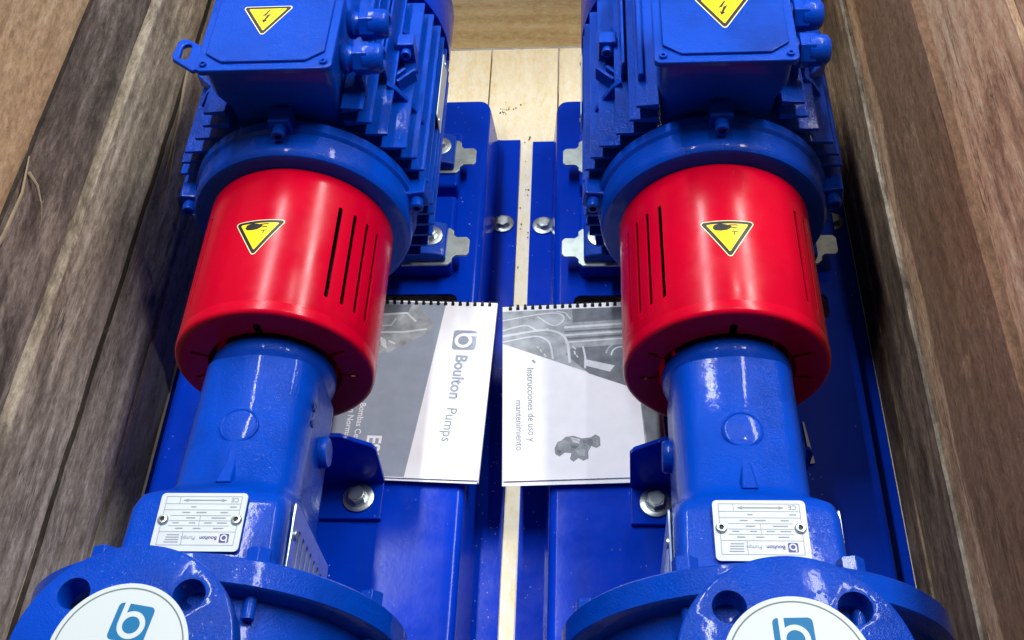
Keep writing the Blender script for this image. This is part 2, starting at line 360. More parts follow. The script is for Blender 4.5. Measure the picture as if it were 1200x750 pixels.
crate = empty('wooden_crate', (-85, 500, 0), 0, 'open wooden shipping crate of weathered boards holding the two blue pumps', 'crate')
CO = Vector((-85, 500, 0))
def plank(name, p0, p1, width, thick, wdir, mat, seed, segs=60, chamfer=2.0, jag=0.9, label=None, edge=False):
    """board from p0 to p1 (inner face bottom edge), width along wdir, thickness away from the crate's inside"""
    p0 = Vector(p0); p1 = Vector(p1); L = (p1 - p0).length; xd = (p1 - p0).normalized(); zd = Vector(wdir).normalized()
    yd = zd.cross(xd)
    bm = bmesh.new(); rows = []
    c = chamfer
    base = [(0, c), (c, 0), (thick - c, 0), (thick, c), (thick, width - c), (thick - c, width), (c * 1.0, width), (0, width - c * 1.3)]
    for i in range(segs + 1):
        x = -L / 2 + L * i / segs; row = []
        for j, (y, z) in enumerate(base):
            s = Vector((x * 0.012 + seed * 9.1, (z > width / 2) * 5.0, seed))
            dz = noise.noise(s) * jag + noise.noise(s * 6) * jag * 0.5
            s2 = Vector((x * 0.004 + seed * 3.3, z * 0.01, seed + 40)); dy = noise.noise(s2) * 1.2
            if j in (6, 7): dy += noise.noise(s * 4 + Vector((0, 0, 9))) * jag * 0.5
            row.append((x, y + dy, z - width / 2 + dz))
        rows.append(row)
    loft(bm, rows)
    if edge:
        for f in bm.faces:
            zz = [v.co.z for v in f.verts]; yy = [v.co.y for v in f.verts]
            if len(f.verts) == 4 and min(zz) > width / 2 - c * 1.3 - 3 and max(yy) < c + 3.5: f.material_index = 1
    o = finish(bm, name, [mat, 'w_seam' if edge == 'seam_shade' else 'w_edge'], crate, smooth=25)
    mt = Matrix.Identity(4)
    yv = -yd if False else yd
    for i in range(3): mt[i][0] = xd[i]; mt[i][1] = yv[i]; mt[i][2] = zd[i]
    mid = (p0 + p1) / 2 + zd * width / 2
    mt.translation = (mid - CO) * MM
    o.matrix_basis = mt
    if label: o['label'] = label
    return o
YA, YB = -420, 1318
# left wall boards (inner face at x = -515, thickness towards -X): direction so that local y points outwards
def left_board(z0, z1, mat, seed, off=0, **k): return plank('wall_plank', (-515 + off, YA, z0), (-515 + off, YB, z0), z1 - z0, 20, (0, 0, 1), mat, seed, **k)
def right_board(z0, z1, mat, seed, off=0, **k): return plank('wall_plank', (345 + off, YB, z0), (345 + off, YA, z0), z1 - z0, 20, (0, 0, 1), mat, seed, **k)
left_board(1, 77, 'w_low', 1, 4, edge=True, jag=2.0)
left_board(81, 186, 'w_left', 2, 5, chamfer=3.2, jag=2.4, edge='seam_shade')
left_board(189, 297, 'w_left', 3, 5, chamfer=3.0, edge=True, jag=2.0)
left_board(302, 404, 'w_left_dark', 4, 0, chamfer=2.6, jag=2.2, edge='seam_shade')
left_board(407, 540, 'w_tan', 5, 1, chamfer=1.5)
left_board(543, 660, 'w_tan', 6, 0)
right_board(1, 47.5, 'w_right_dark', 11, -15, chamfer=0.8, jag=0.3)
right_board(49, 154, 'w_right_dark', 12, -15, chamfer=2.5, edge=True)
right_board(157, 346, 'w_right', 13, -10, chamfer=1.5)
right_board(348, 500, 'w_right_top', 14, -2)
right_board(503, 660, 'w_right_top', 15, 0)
for z0, z1, sd_ in ((1, 118, 21), (121, 250, 22), (253, 390, 23), (393, 520, 24), (523, 660, 25)):
    plank('end_plank', (-515, YB + 1, z0), (345, YB + 1, z0), z1 - z0, 20, (0, 0, 1), 'w_end', sd_, segs=20)
    plank('end_plank', (345, YA - 1, z0), (-515, YA - 1, z0), z1 - z0, 20, (0, 0, 1), 'w_left_dark', sd_ + 30, segs=12)
xs = [-515, -351, -249, -148, -47, 54, 155, 256, 345]
for i, (a, b_) in enumerate(zip(xs, xs[1:])):
    plank('floor_plank', (a + 0.9, YA, -20), (a + 0.9, YB, -20), b_ - a - 1.8, 20, (1, 0, 0), 'w_floor', 60 + i, segs=20, chamfer=0.8, jag=0.5)
for y in (-300, 450, 1200):
    bm = bmesh.new(); box(bm, -515 + 85, 345 + 85, y - 45 - 500, y + 45 - 500, -109, -21)
    finish(bm, 'skid_beam', 'w_tan', crate, smooth=0, bevel=2)
for y in (-380, 1260):
    for x, s in ((-537, -1), (367, 1)):
        bm = bmesh.new(); box(bm, min(x, x + s * 22) + 85, max(x, x + s * 22) + 85, y - 45 - 500, y + 45 - 500, -21, 660)
        finish(bm, 'corner_batten', 'w_tan', crate, smooth=0, bevel=2)
# splinters of wood lifting from the boards
def splinter(pts, r0, parent=crate):
    bm = bmesh.new(); rows = []
    for i, p in enumerate(pts):
        p = Vector(p) - CO; rr = r0 * (1 - 0.75 * i / (len(pts) - 1))
        d = (Vector(pts[min(i + 1, len(pts) - 1)]) - Vector(pts[max(i - 1, 0)])).normalized()
        a = d.orthogonal().normalized(); b_ = d.cross(a)
        rows.append([tuple(p + (a * math.cos(t) + b_ * math.sin(t) * 0.6) * rr) for t in [k * math.pi / 3 for k in range(6)]])
    loft(bm, rows); return finish(bm, 'wood_splinter', 'splinter', parent)
splinter([(-514, 690, 395), (-508, 683, 385), (-505, 672, 374), (-505, 660, 365), (-507, 652, 360)], 2.0)
splinter([(-514, 560, 404), (-511, 610, 398), (-509, 660, 399), (-512, 700, 405)], 4.5)
splinter([(-513, 1080, 184), (-511, 1040, 182), (-508, 990, 176), (-509, 930, 168), (-513, 880, 160)], 4.0)
splinter([(-513, 1010, 172), (-508, 950, 165), (-507, 900, 155), (-512, 850, 150)], 2.5)
splinter([(342, 985, 196), (341, 860, 195), (341, 750, 193), (343, 690, 192)], 1.3)

# ================================================================ PUMP UNITS
ZS = 234.5; ZB = 77.0
def tri_label(parent, mtx, size, hand):
    # warning triangle, point towards the viewer (-y); printed sheet
    bm = bmesh.new(); h = size * 0.866
    def tri(s, rr):
        pts = []; hh = s * 0.866
        for cx, cy, a in ((-s / 2 + rr * 1.73, hh / 3 * 1.0 - rr + 0, 90), (0, -2 * hh / 3 + 2 * rr, 210), (s / 2 - rr * 1.73, hh / 3 - rr, 330)):
            for k in range(5):
                t = R(a + 120 * k / 4); pts.append((cx + rr * math.cos(t), cy + rr * math.sin(t)))
        return pts
    T1 = tri(size, 2.6); 
    prism(bm, T1, 0, 0.35, 'Z', mtx, 0)
    flat(bm, tri(size * 0.95, 2.2), 0.42, 1, mtx); flat(bm, tri(size * 0.74, 0.8), 0.52, 2, mtx)
    k = size / 50
    if not hand:
        P = [(3, 11), (-5, -1), (-1, 0.5), (-3.5, -6), (-5.5, -4.5), (-3, -12), (1.2, -6.5), (-1.2, -6.8), (4.2, 3.6), (0, 1.8), (5.2, 10.5)]
        P = [(1.8, 9.5), (-4.2, -0.6), (0.6, 1.2), (-1.6, -5.4), (-3.4, -4.6), (-1.8, -10.2), (2.2, -6.0), (0.2, -5.8), (4.4, 3.2), (-0.6, 1.0), (3.0, 9.0)]
        vs = [(x * k, y * k) for x, y in P]
        flat(bm, [vs[0], vs[1], vs[2], vs[9], vs[10]], 0.6, 1, mtx); flat(bm, [vs[9], vs[2], vs[3], vs[7], vs[8]], 0.6, 1, mtx); flat(bm, [vs[3], vs[4], vs[5], vs[6], vs[7]], 0.6, 1, mtx)
    else:
        # hand over a cutting edge: palm blob with finger strokes and a small blade mark
        flat(bm, [(x * k, y * k) for x, y in [(-13, 6), (-12, 9.5), (-7, 11), (-2, 10), (1.5, 9), (3.5, 7.4), (2, 5), (-1, 3.2), (-6, 2.6), (-11, 3.4)]], 0.6, 1, mtx)
        stroke(bm, [(1 * k, 8.8 * k), (7 * k, 9.2 * k), (9 * k, 8.8 * k)], 1.3 * k, 0.64, 1, mtx)
        stroke(bm, [(2 * k, 6.6 * k), (8 * k, 5.6 * k)], 1.2 * k, 0.66, 1, mtx)
        stroke(bm, [(3.2 * k, 1.2 * k), (8.5 * k, 1.8 * k)], 0.9 * k, 0.62, 1, mtx); stroke(bm, [(5.5 * k, 1.4 * k), (5.2 * k, -2.4 * k)], 0.9 * k, 0.68, 1, mtx)
    if hand:
        bmesh.ops.triangulate(bm, faces=bm.faces)
        for lim in (24, 12, 8, 5, 4):
            es = [e for e in bm.edges if e.calc_length() > lim]
            if es: bmesh.ops.subdivide_edges(bm, edges=es, cuts=1)
            bmesh.ops.triangulate(bm, faces=[f for f in bm.faces if len(f.verts) > 3])
    return finish(bm, 'warning_label', ['sticker_edge', 'ink', 'yellow'], parent, smooth=0)

def octo(y, hx, z1, z0, c, cz, n=5):
    # chamfered rectangle with softened corners in the plane y
    P = [(0, z1 + 1), (hx - c * 0.5, z1 - cz * 0.35), (hx, z1 - cz * 1.2), (hx, z0 + cz), (hx - c, z0), (-hx + c, z0), (-hx, z0 + cz), (-hx, z1 - cz * 1.2), (-hx + c * 0.5, z1 - cz * 0.35)]
    out = []
    for i in range(9):
        p = Vector(P[i]); a = Vector(P[i - 1]); b = Vector(P[(i + 1) % 9]); rr = min(11.0, (p - a).length * 0.45, (b - p).length * 0.45)
        q0 = p + (a - p).normalized() * rr; q2 = p + (b - p).normalized() * rr
        for k in range(n + 1):
            t = k / n; q = q0 * (1 - t) ** 2 + p * 2 * t * (1 - t) + q2 * t * t
            out.append((q.x, y, q.y))
    return out
def circy(y, r, n=32, zc=ZS, ph=0):
    return [(r * math.sin(2 * math.pi * (k / n) + ph), y, zc + r * math.cos(2 * math.pi * (k / n) + ph)) for k in range(n)]

def build_unit(side, X, Y, label):
    U = empty('pump_unit', (X, Y, 0), 0, label, 'pump', 'blue pump sets standing side by side in the crate')
    sg = 1 if side == 'L' else -1        # +1: the inner side is +x
    # ---------- baseplate: folded sheet with rounded shoulders and feet
    bm = bmesh.new(); t = 4.0; W, WF = 169.5, 204.5
    outer = [(-WF, 4), (-176, 4)] + [(-W + 9 - 9 * math.cos(R(a)), ZB - 9 + 9 * math.sin(R(a))) for a in (0, 22, 45, 67, 90)]
    outer += [(-x, z) for x, z in outer[::-1]]
    inner = [(-WF, 0), (-172, 0)] + [(-W + 10, ZB - 8), (-W + 13, ZB - t)]
    inner += [(-x, z) for x, z in inner[::-1]]
    prism(bm, outer + inner[::-1], -200, 885, 'Y')
    base = finish(bm, 'baseplate', 'sheet', U, bevel=1.2)
    c1 = bmesh.new(); prism(c1, rrect(-145, 145, 520, 556, 9), ZB - 30, ZB + 20)
    cs = [c1]
    # rounded far corners of the raised top
    for s in (-1, 1):
        c = bmesh.new(); P = [(s * 150, 885 + 5)] + [(s * (W - 17 + 17 * math.cos(R(a))), 885 - 17 + 17 * math.sin(R(a))) for a in range(90, -1, -15)]
        P = [(s * (W - 17), 887), (s * (W - 17), 885)] + [(s * (W - 17 + 17 * math.cos(R(a))), 868 + 17 * math.sin(R(a))) for a in range(75, 0, -15)] + [(s * (W + 9), 868), (s * (W + 9), 887)]
        prism(c, P, 4.6, ZB + 20); cs.append(c)
    cut(base, cs)
    for s in (-1, 1):
        for y in (728, -60):
            hexbolt(base, s * 186.5, y, 4, 8.5, 6.5, 14.5, rot=random.random(), name='foot_bolt').parent = base
    # ---------- motor support, shims, feet
    bm = bmesh.new()
    for y0, y1 in ((577, 690), (702, 800)):
        box(bm, -138, 138, y0 + 4, y1, ZB - 0.5, 103)
    sup = finish(bm, 'motor_support', 'sheet', U, bevel=5, segs=4)
    for sx in (-1, 1):
        for yc in (605, 753):
            bm = bmesh.new()
            P = [(80, -28), (134, -28), (139, -23), (139, -18), (143, -14), (155, -14), (158.5, -10), (158.5, 10), (155, 14), (143, 14), (139, 18), (139, 24), (135, 28), (128, 28), (80, 28)]
            P = [(sx * a, b_ + yc) for a, b_ in P]
            prism(bm, P, 103.3, 106.3); finish(bm, 'shim', 'galv', U, bevel=0.5)
            bm = bmesh.new()
            prism(bm, [(sx * a, b_) for a, b_ in [(60, 106.6), (133, 106.6), (133, 117), (122, 121), (100, 124), (84, 160), (60, 170)]], yc - 24, yc + 27, 'Y')
            ft = finish(bm, 'motor_foot', 'rough', U, bevel=2.5)
            hexbolt(ft, sx * 114, yc + 3, 117.5 + 3, 8.5, 7, 14.5, name='foot_bolt', rot=0.1 + random.random())
    # ---------- motor
    bm = bmesh.new(); lathe(bm, [(0, 562), (99, 562), (99, 800), (0, 800)], (0, 0, ZS), 'Y', 64)
    mot = finish(bm, 'motor_housing', 'rough', U)
    zt = [(360, 80), (343, 86), (325, 99), (307, 115.5), (291, 124), (274.5, 130), (257.5, 132), (240, 133), (223, 133), (206, 132), (189, 130), (172, 126), (155, 119), (138, 108)]
    for z, tip in zt:
        dz = abs(z - ZS); inn = math.sqrt(max(0, 97 ** 2 - dz * dz)) if dz < 97 else 58
        inn = max(min(inn, tip - 12), 50)
        for sx in (-1, 1):
            bm = bmesh.new()
            y0 = 566 + random.uniform(-1, 1)
            prism(bm, [(sx * inn, z - 3.4), (sx * tip, z - 1.5), (sx * tip, z + 1.5), (sx * inn, z + 3.4)], y0, 797, 'Y')
            finish(bm, 'cooling_fin', 'rough', mot, bevel=0.7)
    # crown ribs between box and fins, with the cast web pieces
    for sx in (-1, 1):
        bm = bmesh.new()
        prism(bm, [(sx * 70, 300), (sx * 79, 300), (sx * 77, 372), (sx * 72, 372)], 600, 797, 'Y')
        prism(bm, [(sx * 88, 290), (sx * 94, 290), (sx * 92, 352), (sx * 89, 352)], 640, 797, 'Y')
        finish(bm, 'housing_rib', 'rough', mot, bevel=1.2)
        for yw, dz_ in ((632, 0), (738, -14)):
            bm = bmesh.new(); prism(bm, [(sx * a, z_ + dz_) for a, z_ in [(92, 334), (101, 326), (110, 312), (119, 294), (125, 276), (127, 262), (92, 262)]], yw, yw + 7, 'Y')
            finish(bm, 'cast_web', 'rough', mot, bevel=1.2)
        bm = bmesh.new(); box(bm, min(sx * 96, sx * 115), max(sx * 96, sx * 115), 694, 712, 292, 334)
        finish(bm, 'lifting_lug', 'rough', mot, bevel=1.8)
        for (ax, ay, bx_, by) in ((118, 668, 99, 648), (106, 668, 90, 650)):
            bm = bmesh.new()
            mt = Matrix.Translation((sx * (ax + bx_) / 2, (ay + by) / 2, 330)) @ Matrix.Rotation(math.atan2(ay - by, sx * (ax - bx_)), 4, 'Z')
            box(bm, -13, 13, -2.0, 2.0, -22, -6, mt); finish(bm, 'cast_web', 'rough', mot, bevel=1)
        capscrew(mot, (sx * 106, 694, 324), (0, -1, 0.15), 5.5, 9, mat='dark_steel' if False else 'cast')
    # thin rating plate fixed on the fin tips on the inner side
    bm = bmesh.new(); prism(bm, rrect(662, 765, 232, 262, 4), 133.6 * sg, 134.6 * sg, 'X')
    mp_ = finish(bm, 'motor_plate', 'plate', U)
    for y in (667, 760):
        bm = bmesh.new(); lathe(bm, [(2.6, 0), (2.2, 1.0 * sg), (0, 1.4 * sg)], (134.6 * sg, y, 249), 'X', 12); finish(bm, 'rivet', 'steel', mp_)
    # end shield
    bm = bmesh.new(); lathe(bm, [(0, 519), (106, 519), (111, 520.5), (113.6, 524), (114.4, 529), (114.4, 548), (117.5, 551), (117.5, 562), (0, 562)], (0, 0, ZS), 'Y', 96)
    sh = finish(bm, 'end_shield', 'cast', U, smooth=35)
    for a in (3, 90, 177, 270):
        ca, sa = math.cos(R(a if a != 3 else 8)), math.sin(R(a if a != 3 else 8))
        if a == 177: ca, sa = math.cos(R(172)), math.sin(R(172))
        rm = Matrix.Translation((0, 0, ZS)) @ Matrix.Rotation(-math.atan2(sa, ca), 4, 'Y')
        bm = bmesh.new(); box(bm, 108, 133, 545, 566, -11, 11, rm); finish(bm, 'shield_lug', 'cast', sh, bevel=1.8)
        p = rm @ Vector((123, 546, 0)); capscrew(sh, p, (0, -1, 0), 6.8, 13)
    # fan cowl
    bm = bmesh.new(); lathe(bm, [(118, 806), (134, 806), (134.5, 810), (134.5, 880), (130, 892), (120, 898), (0, 898)], (0, 0, ZS), 'Y', 72)
    cowl = finish(bm, 'fan_cowl', 'sheet', U)
    # ---------- terminal box
    bm = bmesh.new()
    sec = [(z, hx, y0, y1) for z, hx, y0, y1 in ((318, 52, 574, 665), (360, 54, 570, 668), (385, 60, 560, 672), (422, 61, 556, 675))]
    loft(bm, [[(x, y, z) for x, y in rrect(-hx, hx, y0, y1, 8, 3)] for z, hx, y0, y1 in sec])
    tb = finish(bm, 'terminal_box', 'cast', U, bevel=0)
    bm = bmesh.new(); prism(bm, rrect(-66, 64, 548, 682, 7), 422.5, 429.5)
    lid = finish(bm, 'lid', 'cast', tb, bevel=1.6, segs=3)
    if side == 'L':
        bm = bmesh.new(); prism(bm, [(-62, 552), (-68, 549), (-90, 566), (-92, 572), (-90, 592), (-85, 596), (-80, 594), (-66, 585)], 424, 429)
        lug = finish(bm, 'lid_lug', 'cast', tb, bevel=1.5); c = bmesh.new(); prism(c, rrect(-84, -75, 566, 587, 4), 400, 450); cut(lug, [c])
    bm = bmesh.new(); ch = 17
    prism(bm, [(-58 + ch, 557), (56 - ch, 557), (56, 557 + ch * 0.75), (56, 672 - ch), (56 - ch, 672), (-58 + ch, 672), (-58, 672 - ch), (-58, 557 + ch * 0.75)], 429.3, 432.2)
    finish(bm, 'lid_panel', 'cast', tb, bevel=1.4, segs=3)
    for x, y in ((-58, 556), (56, 556), (-58, 674), (56, 674)):
        o = capscrew(tb, (x, y, 429.3), (0, 0, 1), 3.6, 2.6, name='lid_screw')
    xc, yc = (-8, 621) if side == 'L' else (0, 624)
    if side == 'R': yc = 619
    tri_label(tb, frame((xc, yc, 432.3), (1, 0, 0), (0, 1, 0)), 51 if side == 'L' else 54, False)
    # cable glands on the +x wall
    zg = 392
    for y in (604, 656):
        bm = bmesh.new()
        lathe(bm, [(0, 0), (13.5, 0), (14.5, 2), (14.5, 6), (12.5, 8), (12.5, 12)], (61, y, zg), 'X', 32)
        prism(bm, circ(y, zg, 16.5, 6, 0, 360), 73, 88, 'X')
        lathe(bm, [(15.3, 0), (15.3, 10), (14.2, 17), (11.5, 20), (8, 21), (7, 17), (0, 17)], (82, y, zg), 'X', 32)
        finish(bm, 'cable_gland', 'cast', tb, bevel=1.0)
    # ---------- coupling guard
    bm = bmesh.new()
    lathe(bm, [(95, 518), (95, 357), (94.5, 356), (94.5, 355.2), (95.3, 354.4), (95.3, 346.5), (94.6, 344), (93, 342.5), (91, 342), (88, 342), (63.5, 342), (63.5, 343.6), (88, 343.6), (91, 344.6), (93, 347), (93.4, 350), (93.4, 518)], (0, 0, ZS), 'Y', 128, closed=True)
    g = finish(bm, 'coupling_guard', 'red', U)
    slots = (-38.5, -48, -57.5, -68, 47, 57, 67, 77) if side == 'R' else (38.7, 49, 59, 69, -50, -60, -70, -80)
    cs = []
    c = bmesh.new()
    for a in slots:
        rm = Matrix.Translation((0, 0, ZS)) @ Matrix.Rotation(R(a), 4, 'Y')
        prism(c, rrect(-2.2, 2.2, 374, 484, 2.1, 3), 80, 105, 'Z', rm)
    prism(c, [(x, z + ZS) for x, z in rrect(-3.6, 3.6, 50, 77, 3.4, 4)], 336, 350, 'Y')
    for a in (-66, 66, -96, 96):
        rm = Matrix.Translation((0, 0, ZS)) @ Matrix.Rotation(R(a), 4, 'Y')
        box(c, -2.2, 2.2, 338, 350, 58, 80, rm)
    cut(g, [c])
    for v in g.data.polygons: v.use_smooth = True
    g.data.set_sharp_from_angle(angle=R(40))
    # label wrapped on the drum: a flat sheet resting on the crown
    bm = None
    cx = -10 if side == 'L' else 0
    a = math.asin(cx / 95); nrm = Vector((math.sin(a), 0, math.cos(a)))
    o_ = Vector((0, 436 if side == 'L' else 431, ZS)) + nrm * 95.1
    lb = tri_label(g, Matrix.Identity(4), 52, True)
    for v in lb.data.vertices:            # bend it round the drum
        th = a + (v.co.x / MM) / 95.0; r_ = 95.1 + v.co.z / MM
        v.co = Vector((r_ * math.sin(th), o_.y + v.co.y / MM, ZS + r_ * math.cos(th))) * MM
    # coupling and shaft inside
    bm = bmesh.new(); lathe(bm, [(0, 330), (14, 330), (14, 375), (46, 375), (48, 378), (48, 425), (42, 427), (42, 433), (48, 435), (48, 482), (46, 485), (16, 485), (16, 525), (0, 525)], (0, 0, ZS), 'Y', 40)
    finish(bm, 'shaft_coupling', 'dark_steel', U)
    # ---------- bearing frame
    bm = bmesh.new()
    secs = [octo(86, 64, 337, ZS - 72, 10, 10), octo(150, 63, 336, ZS - 72, 12, 10), octo(162, 62.5, 334, ZS - 70, 16, 14), octo(171, 60, 324, ZS - 68, 20, 18), octo(180, 56.5, 310, ZS - 66, 22, 20),
            octo(192, 54.5, 301, ZS - 64, 22, 22), octo(318, 54, 297.5, ZS - 62, 24, 24)]
    loft(bm, secs)
    fr = finish(bm, 'bearing_frame', 'cast', U, smooth=50)
    bm = bmesh.new(); lathe(bm, [(0, 312), (52, 312), (55, 322), (58.5, 327), (59.5, 331), (59.5, 338), (58.5, 341), (40, 341), (40, 334), (0, 334)], (0, 0, ZS), 'Y', 72)
    finish(bm, 'bearing_cover', 'cast', U)
    bm = bmesh.new(); lathe(bm, [(17, -4), (17, 0.4), (15.8, 1.2), (14.8, 0.6), (13.6, 1.0), (0, 1.4)], (0, 243, 298.8), 'Z', 40)
    finish(bm, 'round_boss', 'cast', fr)
    bm = bmesh.new()
    loft(bm, [[(-2, 226, 296), (2, 226, 296), (1.6, 226, 298.6), (-1.6, 226, 298.6)], [(-6, 205, 297), (6, 205, 297), (4, 205, 301.5), (-4, 205, 301.5)], [(-9, 184, 300), (9, 184, 300), (6, 184, 309), (-6, 184, 309)]])
    finish(bm, 'cast_rib', 'cast', fr, bevel=1.2)
    for s in (-1, 1):
        bm = bmesh.new(); lathe(bm, [(14.5, 0), (14.5, s * 6), (13, s * 8), (0, s * 8.2)], (s * 54, 258, 226), 'X', 32); finish(bm, 'side_boss', 'cast', fr)
    bm = bmesh.new()      # cast marks on the side facing the gap
    mt = frame((sg * 59.4, 289 if sg > 0 else 256, 246), (0, -1 * sg, 0), (0, 0, 1)) if sg > 0 else frame((-59.4, 250, 246), (0, 1, 0) if False else (0, -1, 0), (0, 0, 1))
    if side == 'L':
        mt = frame((59.0, 288, 258), (0, -1, 0), (0.0, 0, 1)) @ Matrix.Identity(4)
        mt = frame((59.2, 288, 262), (0, -0.2, -1), (0, 1, 0)) if False else frame((59.3, 268, 276), (0, 0, -1), (0, -1, 0))
        mt = frame((54.2, 281, 276), (0, -0.25, -0.97), (0, 0.97, -0.25))
        mt = Matrix(mt); 
        for i in range(3): mt[i][2] = (1, 0, 0)[i]
        text_into(bm, '40', 13, 0, -2, 0.3, 0, mtx=mt, thick=0.4, bold=0.25)
        text_into(bm, '16', 13, 5, -16, 0.3, 0, mtx=mt, thick=0.4, bold=0.25)
        finish(bm, 'cast_marks', 'mark', fr, smooth=0)
    else: bm.free()
    # openings of the lantern closed by slotted plates
    for s in (-1, 1):
        bm = bmesh.new(); prism(bm, rrect(100, 165, 184, 311, 3), s * 64.4, s * 65.8, 'X')
        pl = finish(bm, 'slotted_plate', 'grille', U, bevel=0)
        c = bmesh.new()
        for i, z in enumerate((289, 275, 261, 247, 233, 219, 205)):
            prism(c, rrect(106 + 0 * i, 149 + 0 * i, z - 3.4, z + 3.4, 3.0, 3), s * 60, s * 70, 'X')
        cut(pl, [c])
        bm = bmesh.new(); lathe(bm, [(4.5, 0), (4.2, s * 1.6), (0, s * 2.4)], (s * 65.8, 140, 301), 'X', 16); finish(bm, 'rivet', 'steel', pl)
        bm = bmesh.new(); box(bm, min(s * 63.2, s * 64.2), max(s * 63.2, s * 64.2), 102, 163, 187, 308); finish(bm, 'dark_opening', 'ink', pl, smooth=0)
    # rating plate on the lantern top
    zt_ = 337.2
    cxp = 0
    bm = bmesh.new()
    x0, x1, y0, y1 = cxp - 34.5, cxp + 34.5, 109, 158
    prism(bm, rrect(x0, x1, y0, y1, 3.5, 4), zt_, zt_ + 1.0, 'Z', None, 0)
    F = frame((cxp, 134.5, zt_ + 1.0), (-1, 0, 0), (0, -1, 0))       # printed to be read from the motor side
    def ln(xa, ya, xb, yb, wd=0.35, z=0.14): stroke(bm, [(xa, ya), (xb, yb)], wd * 1.25, z, 1, F)
    for a, b_, c_, d in ((-30, -20.5, 30, -20.5), (-30, 20.5, 30, 20.5), (-30, -20.5, -30, 20.5), (30, -20.5, 30, 20.5)): ln(a, b_, c_, d, 0.4, 0.12)
    for yy in (9.5, 4.5, 0.2, -4.2, -9, -14.2): ln(-24 if abs(yy) < 5 else -29.8, yy, 24 if abs(yy) < 5 else 29.8, yy)
    ln(11, 20.5, 11, 9.5, 0.35, 0.16); ln(19, -14.2, 19, -20.5, 0.35, 0.16); ln(0, 4.5, 0, -4.2, 0.3, 0.16)
    stroke(bm, [(-16, -17.3), (14, -17.3)], 1.0, 0.2, 2, F)
    for s in (-1, 1): flat(bm, [(-1 + s * 13.5 + 0, -18.6), (-1 + s * 13.5, -16.0), (-1 + s * 17.5, -17.3)] if s > 0 else [(-14.5, -16.0), (-14.5, -18.6), (-18.5, -17.3)], 0.24, 2, F)
    text_into(bm, 'CE', 5.2, -28, -19.3, 0.2, 2, mtx=F, bold=0.05)
    logo(bm, -22, 14.8, 7.4, 0.2, 3, 0, F)
    text_into(bm, 'Boulton', 4.3, -16.5, 13.3, 0.2, 3, mtx=F, bold=0.08); text_into(bm, 'Pumps', 4.3, 0.5, 13.3, 0.22, 2, mtx=F)
    rnd = random.Random(5)
    for yy, spans in ((6.6, ((-20, -12), (-2, 4), (12, 18))), (2, ((-22, -14), (-10, -4), (3, 8), (16, 21))), (-2.2, ((-20, -9), (4, 11))), (-6.8, ((-21, -15), (-4, 4), (9, 15))), (-11.6, ((-27, -22), (5, 9)))):
        for a, b_ in spans: ln(a, yy, b_, yy, 0.7, 0.18)
    for yy in (18, 16, 14, 12): ln(13.5, yy, 27 - rnd.random() * 4, yy, 0.6, 0.18)
    npt = finish(bm, 'rating_plate', ['plate', 'print_pale', 'print_grey', 'logo_dark'], U, smooth=0)
    for x in (-29, 29):
        bm = bmesh.new(); lathe(bm, [(4.3, 0), (4.3, 0.8), (3.4, 1.9), (2.1, 2.1), (1.9, 0.6), (0, 0.6)], (cxp + x, 135, zt_ + 1.1), 'Z', 24); finish(bm, 'rivet', 'steel', npt)
        bm = bmesh.new(); lathe(bm, [(1.8, 0), (0, 0.1)], (cxp + x, 135, zt_ + 1.9), 'Z', 12); finish(bm, 'rivet_core', 'ink', npt)
    # ---------- support bracket under the bearing frame
    bm = bmesh.new()
    prism(bm, [(-86, 77.4), (-88, 150), (-84, 158), (-56, 177), (56, 177), (84, 158), (88, 150), (86, 77.4)], 303, 308, 'Y')
    prism(bm, [(-86, 262), (86, 262), (86, 308), (-86, 308)], 77.4, 83)
    br = finish(bm, 'support_bracket', 'sheet', U, bevel=1.2)
    for s in (-1, 1): hexbolt(br, s * 61, 285, 83.2, 9.8, 8, 16.2, rot=0.35, name='hex_bolt')
    # ---------- casing with its round flange, cover and nuts
    bm = bmesh.new()
    lathe(bm, [(0, 99), (95, 99), (97, 97), (118, 97), (121, 95), (122, 88.2), (149, 88), (150.5, 86.5), (150.5, 68), (148, 66), (134, 64), (131, 52), (135, 35), (138, 10), (132, -20), (112, -42), (70, -54), (52, -62), (46, -95), (0, -95)], (0, 0, ZS), 'Y', 96)
    cas = finish(bm, 'volute_casing', 'cast', U, smooth=38)
    for k in (25, 71, 116, 156, -25, -71, -116, -156):
        a = R(k + random.uniform(-1, 1)); px_, pz_ = 136 * math.sin(a), ZS + 136 * math.cos(a)
        bm = bmesh.new(); prism(bm, [(px_ + 10 * math.cos(t_ + 0.3), pz_ + 10 * math.sin(t_ + 0.3)) for t_ in [i * math.pi / 3 for i in range(6)]], 88.3, 101, 'Y')
        finish(bm, 'casing_nut', 'cast', cas, bevel=0.8)
        bm = bmesh.new(); lathe(bm, [(4.6, -50), (4.6, 2.0), (3.8, 3), (0, 3)], (px_, 98.5, pz_), 'Y', 16); finish(bm, 'casing_stud', 'cast', cas)
    for a in (R(-30), R(30)):
        bm = bmesh.new(); prism(bm, [(109 * math.sin(a) + 8 * math.cos(t_), ZS + 109 * math.cos(a) + 8 * math.sin(t_)) for t_ in [i * math.pi / 3 for i in range(6)]], 97, 106, 'Y'); finish(bm, 'jacking_screw', 'cast', cas, bevel=0.8)
    bm = bmesh.new()
    def ell(z, a, b_, y=0): return [(a * math.cos(t_), y + b_ * math.sin(t_), z) for t_ in [2 * math.pi * k / 48 for k in range(48)]]
    loft(bm, [ell(290, 108, 40), ell(322, 92, 44), ell(340, 74, 44), ell(358, 56, 42), ell(378, 44, 41), ell(392, 42, 42), ell(400, 46, 46), ell(406, 52, 52)])
    finish(bm, 'discharge_neck', 'cast', U, smooth=60)
